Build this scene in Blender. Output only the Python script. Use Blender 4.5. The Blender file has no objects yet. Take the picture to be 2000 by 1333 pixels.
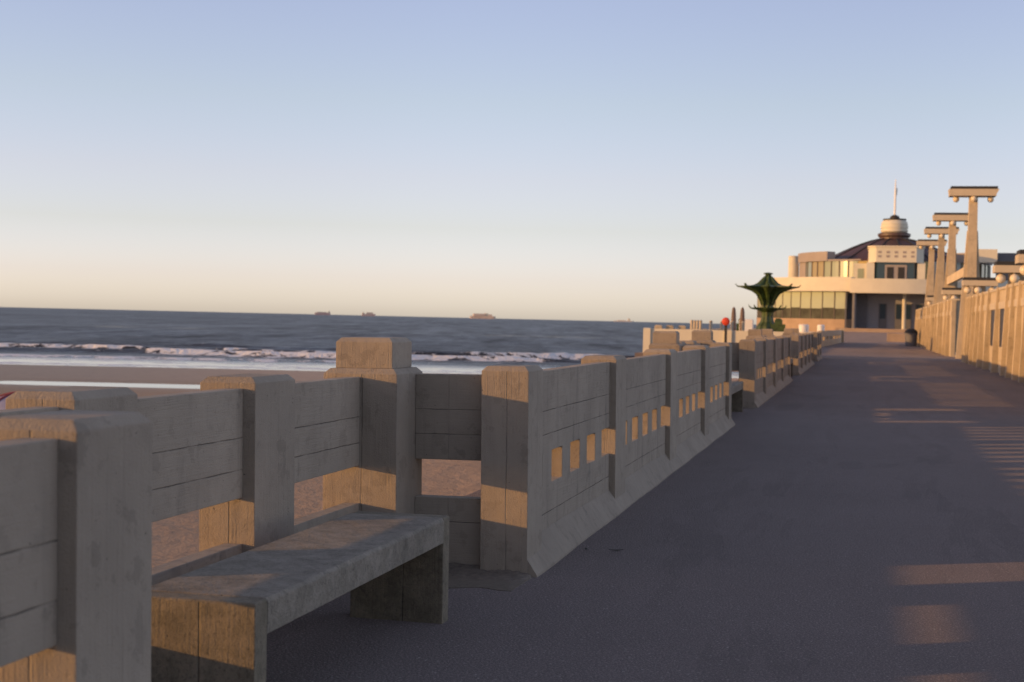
import bpy, bmesh, math, random
import numpy as np
from mathutils import Matrix, Vector
random.seed(7); np.random.seed(7)
scene = bpy.context.scene
COL = scene.collection
PI = math.pi
rad = math.radians

# ------------------------------------------------------------------ camera
CAM_H = 1.40
YAW, ROLL = rad(13.85), rad(1.33)
PITCH = -math.atan(43.5 / 2778.0)
fwd = Vector((-math.sin(YAW) * math.cos(PITCH), math.cos(YAW) * math.cos(PITCH), math.sin(PITCH)))
rgt0 = Vector((math.cos(YAW), math.sin(YAW), 0.0))
up0 = rgt0.cross(fwd)
rgt = math.cos(ROLL) * rgt0 + math.sin(ROLL) * up0
up = -math.sin(ROLL) * rgt0 + math.cos(ROLL) * up0
cam_d = bpy.data.cameras.new("camera")
cam = bpy.data.objects.new("camera", cam_d); COL.objects.link(cam)
m3 = Matrix((rgt, up, -fwd)).transposed()
cam.matrix_world = Matrix.Translation((0, 0, CAM_H)) @ m3.to_4x4()
cam_d.lens = 50.0; cam_d.sensor_width = 36.0; cam_d.sensor_fit = 'HORIZONTAL'
cam_d.clip_start = 0.05; cam_d.clip_end = 120000.0
cam_d.dof.use_dof = True
cam_d.dof.focus_distance = 7.8
cam_d.dof.aperture_fstop = 4.4
cam_d.dof.aperture_blades = 9
scene.camera = cam

# ------------------------------------------------------------------ light
SUN_EL = rad(6.6)
SUN_DX, SUN_DY = 0.8635, 0.5043            # the way the light travels over the ground
travel = Vector((SUN_DX * math.cos(SUN_EL), SUN_DY * math.cos(SUN_EL), -math.sin(SUN_EL)))
sun_d = bpy.data.lights.new("sun", 'SUN')
sun_d.energy = 2.9; sun_d.angle = rad(0.53); sun_d.color = (1.0, 0.52, 0.165)
sun = bpy.data.objects.new("sun", sun_d); COL.objects.link(sun)
sun.rotation_mode = 'QUATERNION'
sun.rotation_quaternion = (-travel).to_track_quat('Z', 'Y')
sun.location = (-60, -40, 40)

world = bpy.data.worlds.new("World"); scene.world = world
world.use_nodes = True
wn, wl = world.node_tree.nodes, world.node_tree.links
wn.clear()
w_out = wn.new('ShaderNodeOutputWorld'); w_bg = wn.new('ShaderNodeBackground')
sky = wn.new('ShaderNodeTexSky'); sky.sky_type = 'NISHITA'
sky.sun_disc = False
sky.sun_elevation = SUN_EL
sky.sun_rotation = math.atan2(-SUN_DX, -SUN_DY)
sky.altitude = 0; sky.air_density = 1.0; sky.dust_density = 0.6; sky.ozone_density = 1.5
# the clear evening air tints the sky by height: warm cream at the horizon, blue above
w_tc = wn.new('ShaderNodeTexCoord'); w_sep = wn.new('ShaderNodeSeparateXYZ')
w_ramp = wn.new('ShaderNodeValToRGB')
w_mix = wn.new('ShaderNodeMix'); w_mix.data_type = 'RGBA'; w_mix.blend_type = 'MULTIPLY'
w_mix.inputs['Factor'].default_value = 1.0
SKY_STOPS = [(0.000, (2.12, 2.50, 5.30)), (0.0083, (2.10, 2.43, 5.20)), (0.0263, (1.97, 2.06, 4.15)), (0.0622, (1.87, 1.73, 2.67)),
             (0.098, (2.04, 1.70, 2.33)), (0.150, (2.14, 1.75, 2.07)), (0.215, (2.25, 1.75, 2.09)), (0.40, (3.1, 2.2, 2.2)), (1.0, (3.5, 2.35, 2.15))]
EXPO = 0.45
els = w_ramp.color_ramp.elements
while len(els) < len(SKY_STOPS): els.new(0.5)
for e, (p_, c_) in zip(els, SKY_STOPS): e.position = p_
for e, (p_, c_) in zip(els, SKY_STOPS): e.position = p_; e.color = tuple(x / 6.0 for x in c_) + (1,)
w_sc = wn.new('ShaderNodeVectorMath'); w_sc.operation = 'SCALE'; w_sc.inputs['Scale'].default_value = 6.0 / 2 ** EXPO
wl.new(w_tc.outputs['Generated'], w_sep.inputs[0])
wl.new(w_sep.outputs['Z'], w_ramp.inputs[0])
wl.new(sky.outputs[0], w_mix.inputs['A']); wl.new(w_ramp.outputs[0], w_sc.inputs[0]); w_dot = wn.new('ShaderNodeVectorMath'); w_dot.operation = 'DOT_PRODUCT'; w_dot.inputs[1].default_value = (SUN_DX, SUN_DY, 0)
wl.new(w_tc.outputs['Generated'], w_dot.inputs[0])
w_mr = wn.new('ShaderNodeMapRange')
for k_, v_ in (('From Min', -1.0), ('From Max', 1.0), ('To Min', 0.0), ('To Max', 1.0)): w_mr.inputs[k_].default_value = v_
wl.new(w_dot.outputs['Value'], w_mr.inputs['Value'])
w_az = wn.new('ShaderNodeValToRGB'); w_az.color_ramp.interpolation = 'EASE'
AZ = [(-1.0, 0.50), (-0.55, 0.62), (-0.12, 1.0), (0.20, 1.0), (0.60, 0.80), (0.78, 1.0), (1.0, 1.35)]  # bearing weights added to the sky: dimmer sunward, brighter off-frame to fill path-side faces
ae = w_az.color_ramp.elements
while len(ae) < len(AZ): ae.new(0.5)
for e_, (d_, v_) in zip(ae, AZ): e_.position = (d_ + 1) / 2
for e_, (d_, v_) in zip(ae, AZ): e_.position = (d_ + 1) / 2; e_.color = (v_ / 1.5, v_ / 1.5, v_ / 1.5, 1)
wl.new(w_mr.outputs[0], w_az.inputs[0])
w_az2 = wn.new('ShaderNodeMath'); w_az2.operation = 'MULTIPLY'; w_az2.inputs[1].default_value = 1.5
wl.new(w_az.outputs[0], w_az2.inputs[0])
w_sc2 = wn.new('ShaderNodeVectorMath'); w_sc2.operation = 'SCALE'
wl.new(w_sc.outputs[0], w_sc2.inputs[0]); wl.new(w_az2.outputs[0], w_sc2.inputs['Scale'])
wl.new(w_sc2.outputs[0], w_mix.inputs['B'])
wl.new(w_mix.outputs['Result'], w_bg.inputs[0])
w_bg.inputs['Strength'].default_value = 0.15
wl.new(w_bg.outputs[0], w_out.inputs[0])

vs = scene.view_settings
vs.view_transform = 'Standard'; vs.look = 'None'; vs.exposure = EXPO; vs.gamma = 1.0
vs.use_curve_mapping = False
scene.cycles.use_denoising = True
scene.cycles.max_bounces = 6
scene.cycles.diffuse_bounces = 3
scene.cycles.glossy_bounces = 3
scene.cycles.sample_clamp_indirect = 6.0
scene.cycles.caustics_reflective = False; scene.cycles.caustics_refractive = False

# ------------------------------------------------------------------ materials
def new_mat(name):
    m = bpy.data.materials.new(name); m.use_nodes = True
    nt = m.node_tree
    b = nt.nodes['Principled BSDF']
    return m, nt, b

def plain(name, col, rough=0.6, metal=0.0, var=0.12, scale=3.0, bump=0.0):
    m, nt, b = new_mat(name)
    tc = nt.nodes.new('ShaderNodeTexCoord')
    n = nt.nodes.new('ShaderNodeTexNoise'); n.inputs['Scale'].default_value = scale
    n.inputs['Detail'].default_value = 6; n.inputs['Roughness'].default_value = 0.65
    nt.links.new(tc.outputs['Object'], n.inputs['Vector'])
    r = nt.nodes.new('ShaderNodeValToRGB')
    r.color_ramp.elements[0].position = 0.3; r.color_ramp.elements[1].position = 0.72
    r.color_ramp.elements[0].color = tuple(max(0, c * (1 - var)) for c in col) + (1,)
    r.color_ramp.elements[1].color = tuple(min(1, c * (1 + var)) for c in col) + (1,)
    nt.links.new(n.outputs['Fac'], r.inputs[0]); nt.links.new(r.outputs[0], b.inputs['Base Color'])
    b.inputs['Roughness'].default_value = rough; b.inputs['Metallic'].default_value = metal
    if bump:
        bp = nt.nodes.new('ShaderNodeBump'); bp.inputs['Strength'].default_value = bump
        bp.inputs['Distance'].default_value = 0.02
        nt.links.new(n.outputs['Fac'], bp.inputs['Height']); nt.links.new(bp.outputs[0], b.inputs['Normal'])
    return m

def math_node(nt, op, a, b_=None, c=None):
    n = nt.nodes.new('ShaderNodeMath'); n.operation = op
    for i, v in enumerate((a, b_, c)):
        if v is None: continue
        if isinstance(v, (int, float)): n.inputs[i].default_value = v
        else: nt.links.new(v, n.inputs[i])
    return n.outputs[0]

def mix_col(nt, fac, a, b_, blend='MIX'):
    n = nt.nodes.new('ShaderNodeMix'); n.data_type = 'RGBA'; n.blend_type = blend
    for key, v in (('Factor', fac), ('A', a), ('B', b_)):
        if isinstance(v, (int, float)): n.inputs[key].default_value = v
        elif isinstance(v, tuple): n.inputs[key].default_value = v + (1,)
        else: nt.links.new(v, n.inputs[key])
    return n.outputs['Result']

def noise(nt, vec, scale, detail=5, rough=0.6, dist=0.0):
    n = nt.nodes.new('ShaderNodeTexNoise')
    n.inputs['Scale'].default_value = scale; n.inputs['Detail'].default_value = detail
    n.inputs['Roughness'].default_value = rough; n.inputs['Distortion'].default_value = dist
    nt.links.new(vec, n.inputs['Vector'])
    return n.outputs['Fac']

def ramp(nt, fac, p0, p1, c0=(0, 0, 0), c1=(1, 1, 1)):
    r = nt.nodes.new('ShaderNodeValToRGB')
    r.color_ramp.elements[0].position = p0; r.color_ramp.elements[0].color = c0 + (1,)
    r.color_ramp.elements[1].position = p1; r.color_ramp.elements[1].color = c1 + (1,)
    nt.links.new(fac, r.inputs[0])
    return r.outputs[0]

def concrete(name, col, grain, joints=(), seam=None, grime=0.35, grain_str=0.5, moss=0.0, joint_axis='z'):
    """Board-marked concrete: grain = 'z' (vertical boards) or 'y'/'x' (planks lying that way)."""
    m, nt, b = new_mat(name)
    L = nt.links
    tc = nt.nodes.new('ShaderNodeTexCoord'); oi = nt.nodes.new('ShaderNodeObjectInfo')
    off = nt.nodes.new('ShaderNodeVectorMath'); off.operation = 'MULTIPLY_ADD'
    comb = nt.nodes.new('ShaderNodeCombineXYZ')
    for i in range(3): L.new(oi.outputs['Random'], comb.inputs[i])
    L.new(comb.outputs[0], off.inputs[0]); off.inputs[1].default_value = (37.0, 53.0, 71.0)
    L.new(tc.outputs['Object'], off.inputs[2])
    P = off.outputs[0]
    mp = nt.nodes.new('ShaderNodeMapping'); mp.vector_type = 'POINT'
    mp.inputs['Scale'].default_value = {'z': (26, 26, 1.3), 'y': (20, 1.2, 26), 'x': (1.2, 20, 26), '0': (12, 12, 12)}[grain]
    L.new(P, mp.inputs['Vector'])
    g1 = noise(nt, mp.outputs[0], 1.0, 5, 0.62, 0.6)
    mp2 = nt.nodes.new('ShaderNodeMapping')
    mp2.inputs['Scale'].default_value = {'z': (120, 120, 5), 'y': (90, 5, 120), 'x': (5, 90, 120), '0': (50, 50, 50)}[grain]
    L.new(P, mp2.inputs['Vector'])
    g2 = noise(nt, mp2.outputs[0], 1.0, 3, 0.6, 0.3)
    big = noise(nt, P, 1.7, 4, 0.6)
    mid = noise(nt, P, 7.0, 6, 0.7)
    fine = noise(nt, P, 140.0, 3, 0.6)
    # weather streaks running down
    mp3 = nt.nodes.new('ShaderNodeMapping'); mp3.inputs['Scale'].default_value = (9, 9, 0.9)
    L.new(P, mp3.inputs['Vector'])
    streak = noise(nt, mp3.outputs[0], 1.0, 5, 0.6, 0.4)
    c = mix_col(nt, ramp(nt, big, 0.32, 0.68), tuple(x * 0.80 for x in col), tuple(x * 1.16 for x in col))
    c = mix_col(nt, math_node(nt, 'MULTIPLY', ramp(nt, g1, 0.35, 0.7), 0.13), c, tuple(x * 0.62 for x in col))
    c = mix_col(nt, math_node(nt, 'MULTIPLY', ramp(nt, streak, 0.55, 0.8), grime), c, (0.11, 0.10, 0.09))
    c = mix_col(nt, math_node(nt, 'MULTIPLY', ramp(nt, mid, 0.57, 0.80), grime * 0.7), c, (0.085, 0.08, 0.072))
    c = mix_col(nt, math_node(nt, 'MULTIPLY', ramp(nt, mid, 0.42, 0.26), 0.25), c, tuple(min(1, x * 1.5) for x in col))
    # pits
    vo = nt.nodes.new('ShaderNodeTexVoronoi'); vo.inputs['Scale'].default_value = 26
    L.new(P, vo.inputs['Vector'])
    pit = math_node(nt, 'MULTIPLY', ramp(nt, vo.outputs['Distance'], 0.05, 0.10, (1, 1, 1), (0, 0, 0)),
                    ramp(nt, mid, 0.5, 0.62))
    c = mix_col(nt, math_node(nt, 'MULTIPLY', pit, 0.7), c, (0.05, 0.048, 0.045))
    if moss:
        mo = noise(nt, P, 11.0, 9, 0.78)
        mo2 = noise(nt, P, 60, 4, 0.7)
        c = mix_col(nt, math_node(nt, 'MULTIPLY', ramp(nt, mo, 0.40, 0.62), moss), c, (0.075, 0.068, 0.045))
        c = mix_col(nt, math_node(nt, 'MULTIPLY', ramp(nt, mo2, 0.52, 0.66), moss * 0.8), c, (0.05, 0.047, 0.04))
    gp = ramp(nt, noise(nt, P, 3.2, 3, 0.6), 0.38, 0.62, (0.45, 0.45, 0.45), (1.7, 1.7, 1.7))
    g1 = math_node(nt, 'MULTIPLY', g1, gp); g2 = math_node(nt, 'MULTIPLY', g2, gp)
    h = math_node(nt, 'ADD', math_node(nt, 'MULTIPLY', g1, 0.6), math_node(nt, 'MULTIPLY', g2, 0.45))
    h = math_node(nt, 'ADD', h, math_node(nt, 'MULTIPLY', fine, 0.55))
    h = math_node(nt, 'SUBTRACT', h, math_node(nt, 'MULTIPLY', pit, 1.2))
    sep = nt.nodes.new('ShaderNodeSeparateXYZ'); L.new(tc.outputs['Object'], sep.inputs[0])
    line = None
    wob = math_node(nt, 'MULTIPLY', math_node(nt, 'SUBTRACT', mid, 0.5), 0.010)
    geo = nt.nodes.new('ShaderNodeNewGeometry'); sn = nt.nodes.new('ShaderNodeSeparateXYZ'); L.new(geo.outputs['True Normal'], sn.inputs[0])
    upright = math_node(nt, 'LESS_THAN', math_node(nt, 'ABSOLUTE', sn.outputs['Z']), 0.3)
    for j in joints:
        zz = math_node(nt, 'ADD', sep.outputs['Z'], wob)
        d = math_node(nt, 'ABSOLUTE', math_node(nt, 'SUBTRACT', zz, j))
        l = ramp(nt, d, 0.0010, 0.0034, (1, 1, 1), (0, 0, 0))
        line = l if line is None else math_node(nt, 'MAXIMUM', line, l)
    if seam is not None:
        for ax, s, wgt in seam:
            xx = math_node(nt, 'ADD', sep.outputs[ax], math_node(nt, 'MULTIPLY', wob, 0.6))
            d = math_node(nt, 'ABSOLUTE', math_node(nt, 'SUBTRACT', xx, s))
            l = math_node(nt, 'MULTIPLY', ramp(nt, d, 0.0006, 0.0022, (1, 1, 1), (0, 0, 0)), upright)
            l = math_node(nt, 'MULTIPLY', l, wgt)
            line = l if line is None else math_node(nt, 'MAXIMUM', line, l)
    if line is not None:
        brk = ramp(nt, noise(nt, P, 5.0, 3, 0.6), 0.36, 0.56)
        line = math_node(nt, 'MULTIPLY', line, math_node(nt, 'ADD', math_node(nt, 'MULTIPLY', brk, 0.75), 0.25))
        c = mix_col(nt, math_node(nt, 'MULTIPLY', line, 0.75), c, (0.04, 0.037, 0.034))
        h = math_node(nt, 'SUBTRACT', h, math_node(nt, 'MULTIPLY', line, 1.5))
    # each casting a little different in tone
    tone = math_node(nt, 'ADD', math_node(nt, 'MULTIPLY', oi.outputs['Random'], 0.16), 0.92)
    hsv = nt.nodes.new('ShaderNodeHueSaturation'); L.new(c, hsv.inputs['Color']); L.new(tone, hsv.inputs['Value'])
    L.new(hsv.outputs[0], b.inputs['Base Color'])
    b.inputs['Roughness'].default_value = 0.88
    b.inputs['Specular IOR Level'].default_value = 0.25
    bp = nt.nodes.new('ShaderNodeBump'); bp.inputs['Strength'].default_value = grain_str
    bp.inputs['Distance'].default_value = 0.0105
    b.inputs['Diffuse Roughness'].default_value = 0.6
    L.new(h, bp.inputs['Height']); L.new(bp.outputs[0], b.inputs['Normal'])
    return m

CC = (0.318, 0.268, 0.212)
M_POST = concrete('concrete_post', CC, 'z', seam=(('X', 0.012, 0.65), ('Y', 0.03, 0.2)), grain_str=0.75)
M_CAP = concrete('concrete_cap', CC, 'z', grain_str=0.75)
M_PANEL = concrete('concrete_panel', CC, 'y', joints=(0.865, 0.725, 0.26), grime=0.8, grain_str=0.6)
M_PANELX = concrete('concrete_side_panel', tuple(x * 0.92 for x in CC), 'x', joints=(0.895, 0.757, 0.27), seam=(('X', -0.51, 0.3),), grime=0.45, grain_str=0.55)
M_KERB = concrete('concrete_fillet', tuple(x * 0.95 for x in CC), '0', grime=0.4, grain_str=0.5)
M_BENCHTOP = concrete('bench_concrete', (0.285, 0.250, 0.205), '0', grime=0.4, grain_str=1.0, moss=0.42)
M_BENCHLEG = concrete('bench_leg_concrete', (0.225, 0.19, 0.140), 'z', seam=(('X', 0.03, 1.0),), grime=0.7, grain_str=0.7, moss=0.5)
M_FAR = concrete('pale_concrete', (0.47, 0.395, 0.285), 'z', grime=0.2, grain_str=0.3)
M_FARTRIM = plain('pale_render', (0.54, 0.46, 0.335), 0.7, var=0.10, scale=1.2)
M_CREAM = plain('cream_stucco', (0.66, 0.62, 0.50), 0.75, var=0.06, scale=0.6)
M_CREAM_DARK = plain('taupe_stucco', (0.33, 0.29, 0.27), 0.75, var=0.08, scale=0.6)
M_DARK = plain('dark_bitumen', (0.03, 0.03, 0.032), 0.75)
M_GLOBE = plain('frosted_globe', (0.72, 0.62, 0.46), 0.3, var=0.04)
M_ROOF = plain('brown_roof', (0.075, 0.035, 0.030), 0.55, var=0.25, scale=2.0)
M_GREEN = plain('green_cast_iron', (0.048, 0.078, 0.016), 0.5, var=0.8, scale=4.5, bump=0.4)
M_FRAME = plain('bronze_frame', (0.15, 0.125, 0.10), 0.5)
M_WHITE = plain('white_paint', (0.80, 0.79, 0.76), 0.5, var=0.03)
M_ORANGE = plain('orange_red_plastic', (0.65, 0.06, 0.02), 0.45, var=0.05)
M_BROWN = plain('brown_canvas', (0.20, 0.145, 0.12), 0.9)
M_GREYDK = plain('grey_paint_and_shade', (0.15, 0.15, 0.165), 0.7)  # plain grey; on the left column and recess wall it stands for shade
M_ENTR = plain('entrance_wall', (0.30, 0.30, 0.33), 0.7, var=0.05)
M_BLIND = plain('cream_blind', (0.42, 0.47, 0.34), 0.8, var=0.04, scale=0.8)
M_ROOM = plain('dim_room', (0.07, 0.075, 0.055), 0.8, var=0.6, scale=0.7)
M_PANEBLUE = plain('unlit_blue_pane', (0.012, 0.028, 0.045), 0.35)
M_UNLIT = plain('unlit_window', (0.035, 0.028, 0.024), 0.5)
M_STONE = plain('brown_stone', (0.40, 0.29, 0.20), 0.8, var=0.15, scale=0.8)
M_RED_HULL = plain('hazed_red_hull', (0.70, 0.48, 0.44), 0.6)  # all four ship colours are lightened and greyed to stand for distance haze
M_PINK_HULL = plain('hazed_pink_hull', (0.70, 0.52, 0.46), 0.6)  # paleness is haze mixed into the pink
M_CONT = plain('hazed_containers', (0.85, 0.64, 0.50), 0.6, var=0.2, scale=0.03)
M_GREYHULL = plain('hazed_grey_hull', (0.80, 0.76, 0.74), 0.6)
M_LEAF = plain('dry_leaf', (0.03, 0.025, 0.015), 0.8)
M_TENT = plain('lilac_tent_cloth', (0.22, 0.23, 0.36), 0.8)
M_TENTRED = plain('red_tent_trim', (0.26, 0.05, 0.05), 0.8)

def glass(name, tint, rough=0.08):
    m, nt, b = new_mat(name)
    b.inputs['Base Color'].default_value = tint + (1,)
    b.inputs['Roughness'].default_value = rough
    b.inputs['IOR'].default_value = 1.5
    b.inputs['Specular IOR Level'].default_value = 0.6
    return m
M_GLASS = glass('dark_glass', (0.03, 0.04, 0.05))
M_GLASSB = glass('bluish_glass', (0.03, 0.06, 0.085))
M_GLASSG = glass('greenish_glass', (0.30, 0.34, 0.24), 0.15)

def make_asphalt():
    m, nt, b = new_mat('asphalt'); L = nt.links
    tc = nt.nodes.new('ShaderNodeTexCoord'); P = tc.outputs['Object']
    big = noise(nt, P, 0.35, 5, 0.6); mid = noise(nt, P, 3.0, 6, 0.7); fine = noise(nt, P, 95, 4, 0.75)
    vo = nt.nodes.new('ShaderNodeTexVoronoi'); vo.inputs['Scale'].default_value = 75; L.new(P, vo.inputs['Vector'])
    base = (0.335, 0.275, 0.255)
    c = mix_col(nt, ramp(nt, big, 0.3, 0.7), tuple(x * .84 for x in base), tuple(x * 1.14 for x in base))
    c = mix_col(nt, math_node(nt, 'MULTIPLY', ramp(nt, mid, 0.35, 0.75), 0.3), c, tuple(x * 1.35 for x in base))
    # worn tracks and damp stains, drawn out along the pier
    mpw = nt.nodes.new('ShaderNodeMapping'); mpw.inputs['Scale'].default_value = (1.1, 0.16, 1.0); L.new(P, mpw.inputs['Vector'])
    wear = noise(nt, mpw.outputs[0], 1.0, 6, 0.65, 0.6)
    c = mix_col(nt, math_node(nt, 'MULTIPLY', ramp(nt, wear, 0.52, 0.70), 0.45), c, tuple(x * 0.62 for x in base))
    c = mix_col(nt, math_node(nt, 'MULTIPLY', ramp(nt, wear, 0.44, 0.28), 0.30), c, tuple(x * 1.4 for x in base))
    c = mix_col(nt, math_node(nt, 'MULTIPLY', ramp(nt, fine, 0.55, 0.68), 0.5), c, (0.50, 0.46, 0.42))
    c = mix_col(nt, math_node(nt, 'MULTIPLY', ramp(nt, fine, 0.45, 0.33), 0.6), c, (0.11, 0.095, 0.09))
    # a few paler chippings
    sp = nt.nodes.new('ShaderNodeSeparateColor'); L.new(vo.outputs['Color'], sp.inputs[0])
    chip = math_node(nt, 'MULTIPLY', math_node(nt, 'GREATER_THAN', sp.outputs[0], 0.975),
                     ramp(nt, vo.outputs['Distance'], 0.2, 0.5, (1, 1, 1), (0, 0, 0)))
    c = mix_col(nt, math_node(nt, 'MULTIPLY', chip, 0.45), c, (0.75, 0.70, 0.60))
    # blown sand gathers along the parapet foot
    sep = nt.nodes.new('ShaderNodeSeparateXYZ'); L.new(P, sep.inputs[0])
    edge = ramp(nt, math_node(nt, 'ADD', math_node(nt, 'MULTIPLY', sep.outputs['X'], -1.0),
                              math_node(nt, 'MULTIPLY', mid, 0.35)), 1.66, 1.98)
    c = mix_col(nt, math_node(nt, 'MULTIPLY', edge, 0.5), c, (0.27, 0.215, 0.16))
    L.new(c, b.inputs['Base Color'])
    b.inputs['Roughness'].default_value = 0.9
    b.inputs['Diffuse Roughness'].default_value = 1.0
    b.inputs['Specular IOR Level'].default_value = 0.15
    bp = nt.nodes.new('ShaderNodeBump'); bp.inputs['Strength'].default_value = 1.0; bp.inputs['Distance'].default_value = 0.013
    hh = math_node(nt, 'ADD', fine, math_node(nt, 'MULTIPLY', vo.outputs['Distance'], 0.5))
    L.new(hh, bp.inputs['Height']); L.new(bp.outputs[0], b.inputs['Normal'])
    return m
M_ASPHALT = make_asphalt()

def make_sand():
    m, nt, b = new_mat('sand'); L = nt.links
    tc = nt.nodes.new('ShaderNodeTexCoord'); P = tc.outputs['Object']
    at = nt.nodes.new('ShaderNodeAttribute'); at.attribute_name = 'wet'
    big = noise(nt, P, 0.05, 4, 0.6); mid = noise(nt, P, 1.5, 4, 0.65); fine = noise(nt, P, 5.0, 5, 0.7)
    dry = mix_col(nt, ramp(nt, big, 0.3, 0.7), (0.44, 0.31, 0.21), (0.50, 0.36, 0.25))
    dry = mix_col(nt, math_node(nt, 'MULTIPLY', ramp(nt, mid, 0.45, 0.7), 0.35), dry, (0.31, 0.22, 0.155))
    wet = mix_col(nt, ramp(nt, mid, 0.3, 0.7), (0.30, 0.19, 0.105), (0.37, 0.24, 0.135))
    L.new(mix_col(nt, at.outputs['Fac'], dry, wet), b.inputs['Base Color'])
    L.new(math_node(nt, 'SUBTRACT', 0.9, math_node(nt, 'MULTIPLY', at.outputs['Fac'], 0.45)), b.inputs['Roughness'])
    b.inputs['Specular IOR Level'].default_value = 0.06
    b.inputs['Diffuse Roughness'].default_value = 1.0
    bp = nt.nodes.new('ShaderNodeBump'); bp.inputs['Distance'].default_value = 0.30
    L.new(math_node(nt, 'SUBTRACT', 0.7, math_node(nt, 'MULTIPLY', at.outputs['Fac'], 0.6)), bp.inputs['Strength'])
    L.new(math_node(nt, 'ADD', mid, math_node(nt, 'MULTIPLY', fine, 0.35)), bp.inputs['Height'])
    L.new(bp.outputs[0], b.inputs['Normal'])
    return m
M_SAND = make_sand()

def make_sea():
    m, nt, b = new_mat('sea_water'); L = nt.links
    tc = nt.nodes.new('ShaderNodeTexCoord'); P = tc.outputs['Object']
    at = nt.nodes.new('ShaderNodeAttribute'); at.attribute_name = 'foam'
    sh = nt.nodes.new('ShaderNodeAttribute'); sh.attribute_name = 'shallow'
    mp = nt.nodes.new('ShaderNodeMapping'); mp.inputs['Scale'].default_value = (1.0, 1.0, 1.0)
    mp.inputs['Rotation'].default_value = (0, 0, rad(-13.85)); L.new(P, mp.inputs['Vector'])
    w1 = noise(nt, mp.outputs[0], 0.22, 6, 0.62, 0.4); w2 = noise(nt, mp.outputs[0], 0.035, 4, 0.6)
    fo = noise(nt, mp.outputs[0], 0.42, 7, 0.7, 0.4)
    deep = mix_col(nt, ramp(nt, w1, 0.35, 0.65), (0.020, 0.020, 0.023), (0.050, 0.048, 0.052))
    deep = mix_col(nt, math_node(nt, 'MULTIPLY', ramp(nt, w2, 0.35, 0.65), 0.4), deep, (0.05, 0.048, 0.052))
    deep = mix_col(nt, sh.outputs['Fac'], deep, (0.16, 0.14, 0.115))
    thr = math_node(nt, 'ADD', at.outputs['Fac'], math_node(nt, 'MULTIPLY', math_node(nt, 'SUBTRACT', fo, 0.5), 3.0))
    fm = math_node(nt, 'MULTIPLY', ramp(nt, thr, 0.44, 0.60), math_node(nt, 'GREATER_THAN', at.outputs['Fac'], 0.02))
    L.new(mix_col(nt, fm, deep, (0.80, 0.78, 0.76)), b.inputs['Base Color'])
    L.new(math_node(nt, 'ADD', math_node(nt, 'SUBTRACT', 0.30, math_node(nt, 'MULTIPLY', sh.outputs['Fac'], 0.20)),
                    math_node(nt, 'MULTIPLY', fm, 0.5)), b.inputs['Roughness'])
    b.inputs['IOR'].default_value = 1.33
    mpc = nt.nodes.new('ShaderNodeMapping'); mpc.inputs['Scale'].default_value = (0.16, 0.020, 1.0)
    L.new(mp.outputs[0], mpc.inputs['Vector'])
    mpd = nt.nodes.new('ShaderNodeMapping'); mpd.inputs['Scale'].default_value = (0.035, 0.0035, 1.0)
    L.new(mp.outputs[0], mpd.inputs['Vector'])
    chop = math_node(nt, 'ADD', math_node(nt, 'MULTIPLY', noise(nt, mpc.outputs[0], 1.0, 4, 0.6, 0.5), 0.55), math_node(nt, 'MULTIPLY', noise(nt, mpd.outputs[0], 1.0, 5, 0.65, 0.5), 0.45))
    sp_ = math_node(nt, 'ADD', ramp(nt, chop, 0.38, 0.62, (0.02, 0.02, 0.02), (0.30, 0.30, 0.30)), math_node(nt, 'MULTIPLY', sh.outputs['Fac'], 0.35))
    L.new(math_node(nt, 'MULTIPLY', sp_, math_node(nt, 'SUBTRACT', 1.0, math_node(nt, 'MULTIPLY', fm, 0.8))), b.inputs['Specular IOR Level'])
    bp = nt.nodes.new('ShaderNodeBump'); bp.inputs['Distance'].default_value = 1.2
    L.new(math_node(nt, 'SUBTRACT', 1.0, math_node(nt, 'MULTIPLY', sh.outputs['Fac'], 0.97)), bp.inputs['Strength'])
    L.new(math_node(nt, 'ADD', w1, math_node(nt, 'MULTIPLY', fm, 0.15)), bp.inputs['Height'])
    L.new(bp.outputs[0], b.inputs['Normal'])
    df = nt.nodes.new('ShaderNodeBsdfDiffuse'); df.inputs['Color'].default_value = (0.055, 0.052, 0.056, 1)
    mx = nt.nodes.new('ShaderNodeMixShader'); out = nt.nodes['Material Output']
    grain = noise(nt, mpc.outputs[0], 5.0, 3, 0.6)
    tr = math_node(nt, 'ADD', ramp(nt, chop, 0.40, 0.60, (0.46, 0.46, 0.46), (0.16, 0.16, 0.16)), math_node(nt, 'MULTIPLY', math_node(nt, 'SUBTRACT', grain, 0.5), 0.5))
    tr = math_node(nt, 'MULTIPLY', tr, math_node(nt, 'SUBTRACT', 1.0, math_node(nt, 'MAXIMUM', fm, sh.outputs['Fac'])))
    tr.node.use_clamp = True
    L.new(tr, mx.inputs[0]); L.new(b.outputs[0], mx.inputs[1]); L.new(df.outputs[0], mx.inputs[2]); L.new(mx.outputs[0], out.inputs['Surface'])
    return m
M_SEA = make_sea()
def make_pool():
    m, nt, b = new_mat('pool_water'); L = nt.links
    tc = nt.nodes.new('ShaderNodeTexCoord')
    n = noise(nt, tc.outputs['Object'], 2.0, 3, 0.6)
    b.inputs['Base Color'].default_value = (0.10, 0.09, 0.08, 1)
    b.inputs['Roughness'].default_value = 0.04; b.inputs['IOR'].default_value = 1.33
    bp = nt.nodes.new('ShaderNodeBump'); bp.inputs['Distance'].default_value = 0.01; bp.inputs['Strength'].default_value = 0.25
    L.new(n, bp.inputs['Height']); L.new(bp.outputs[0], b.inputs['Normal'])
    return m
M_POOL = make_pool()

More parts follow.
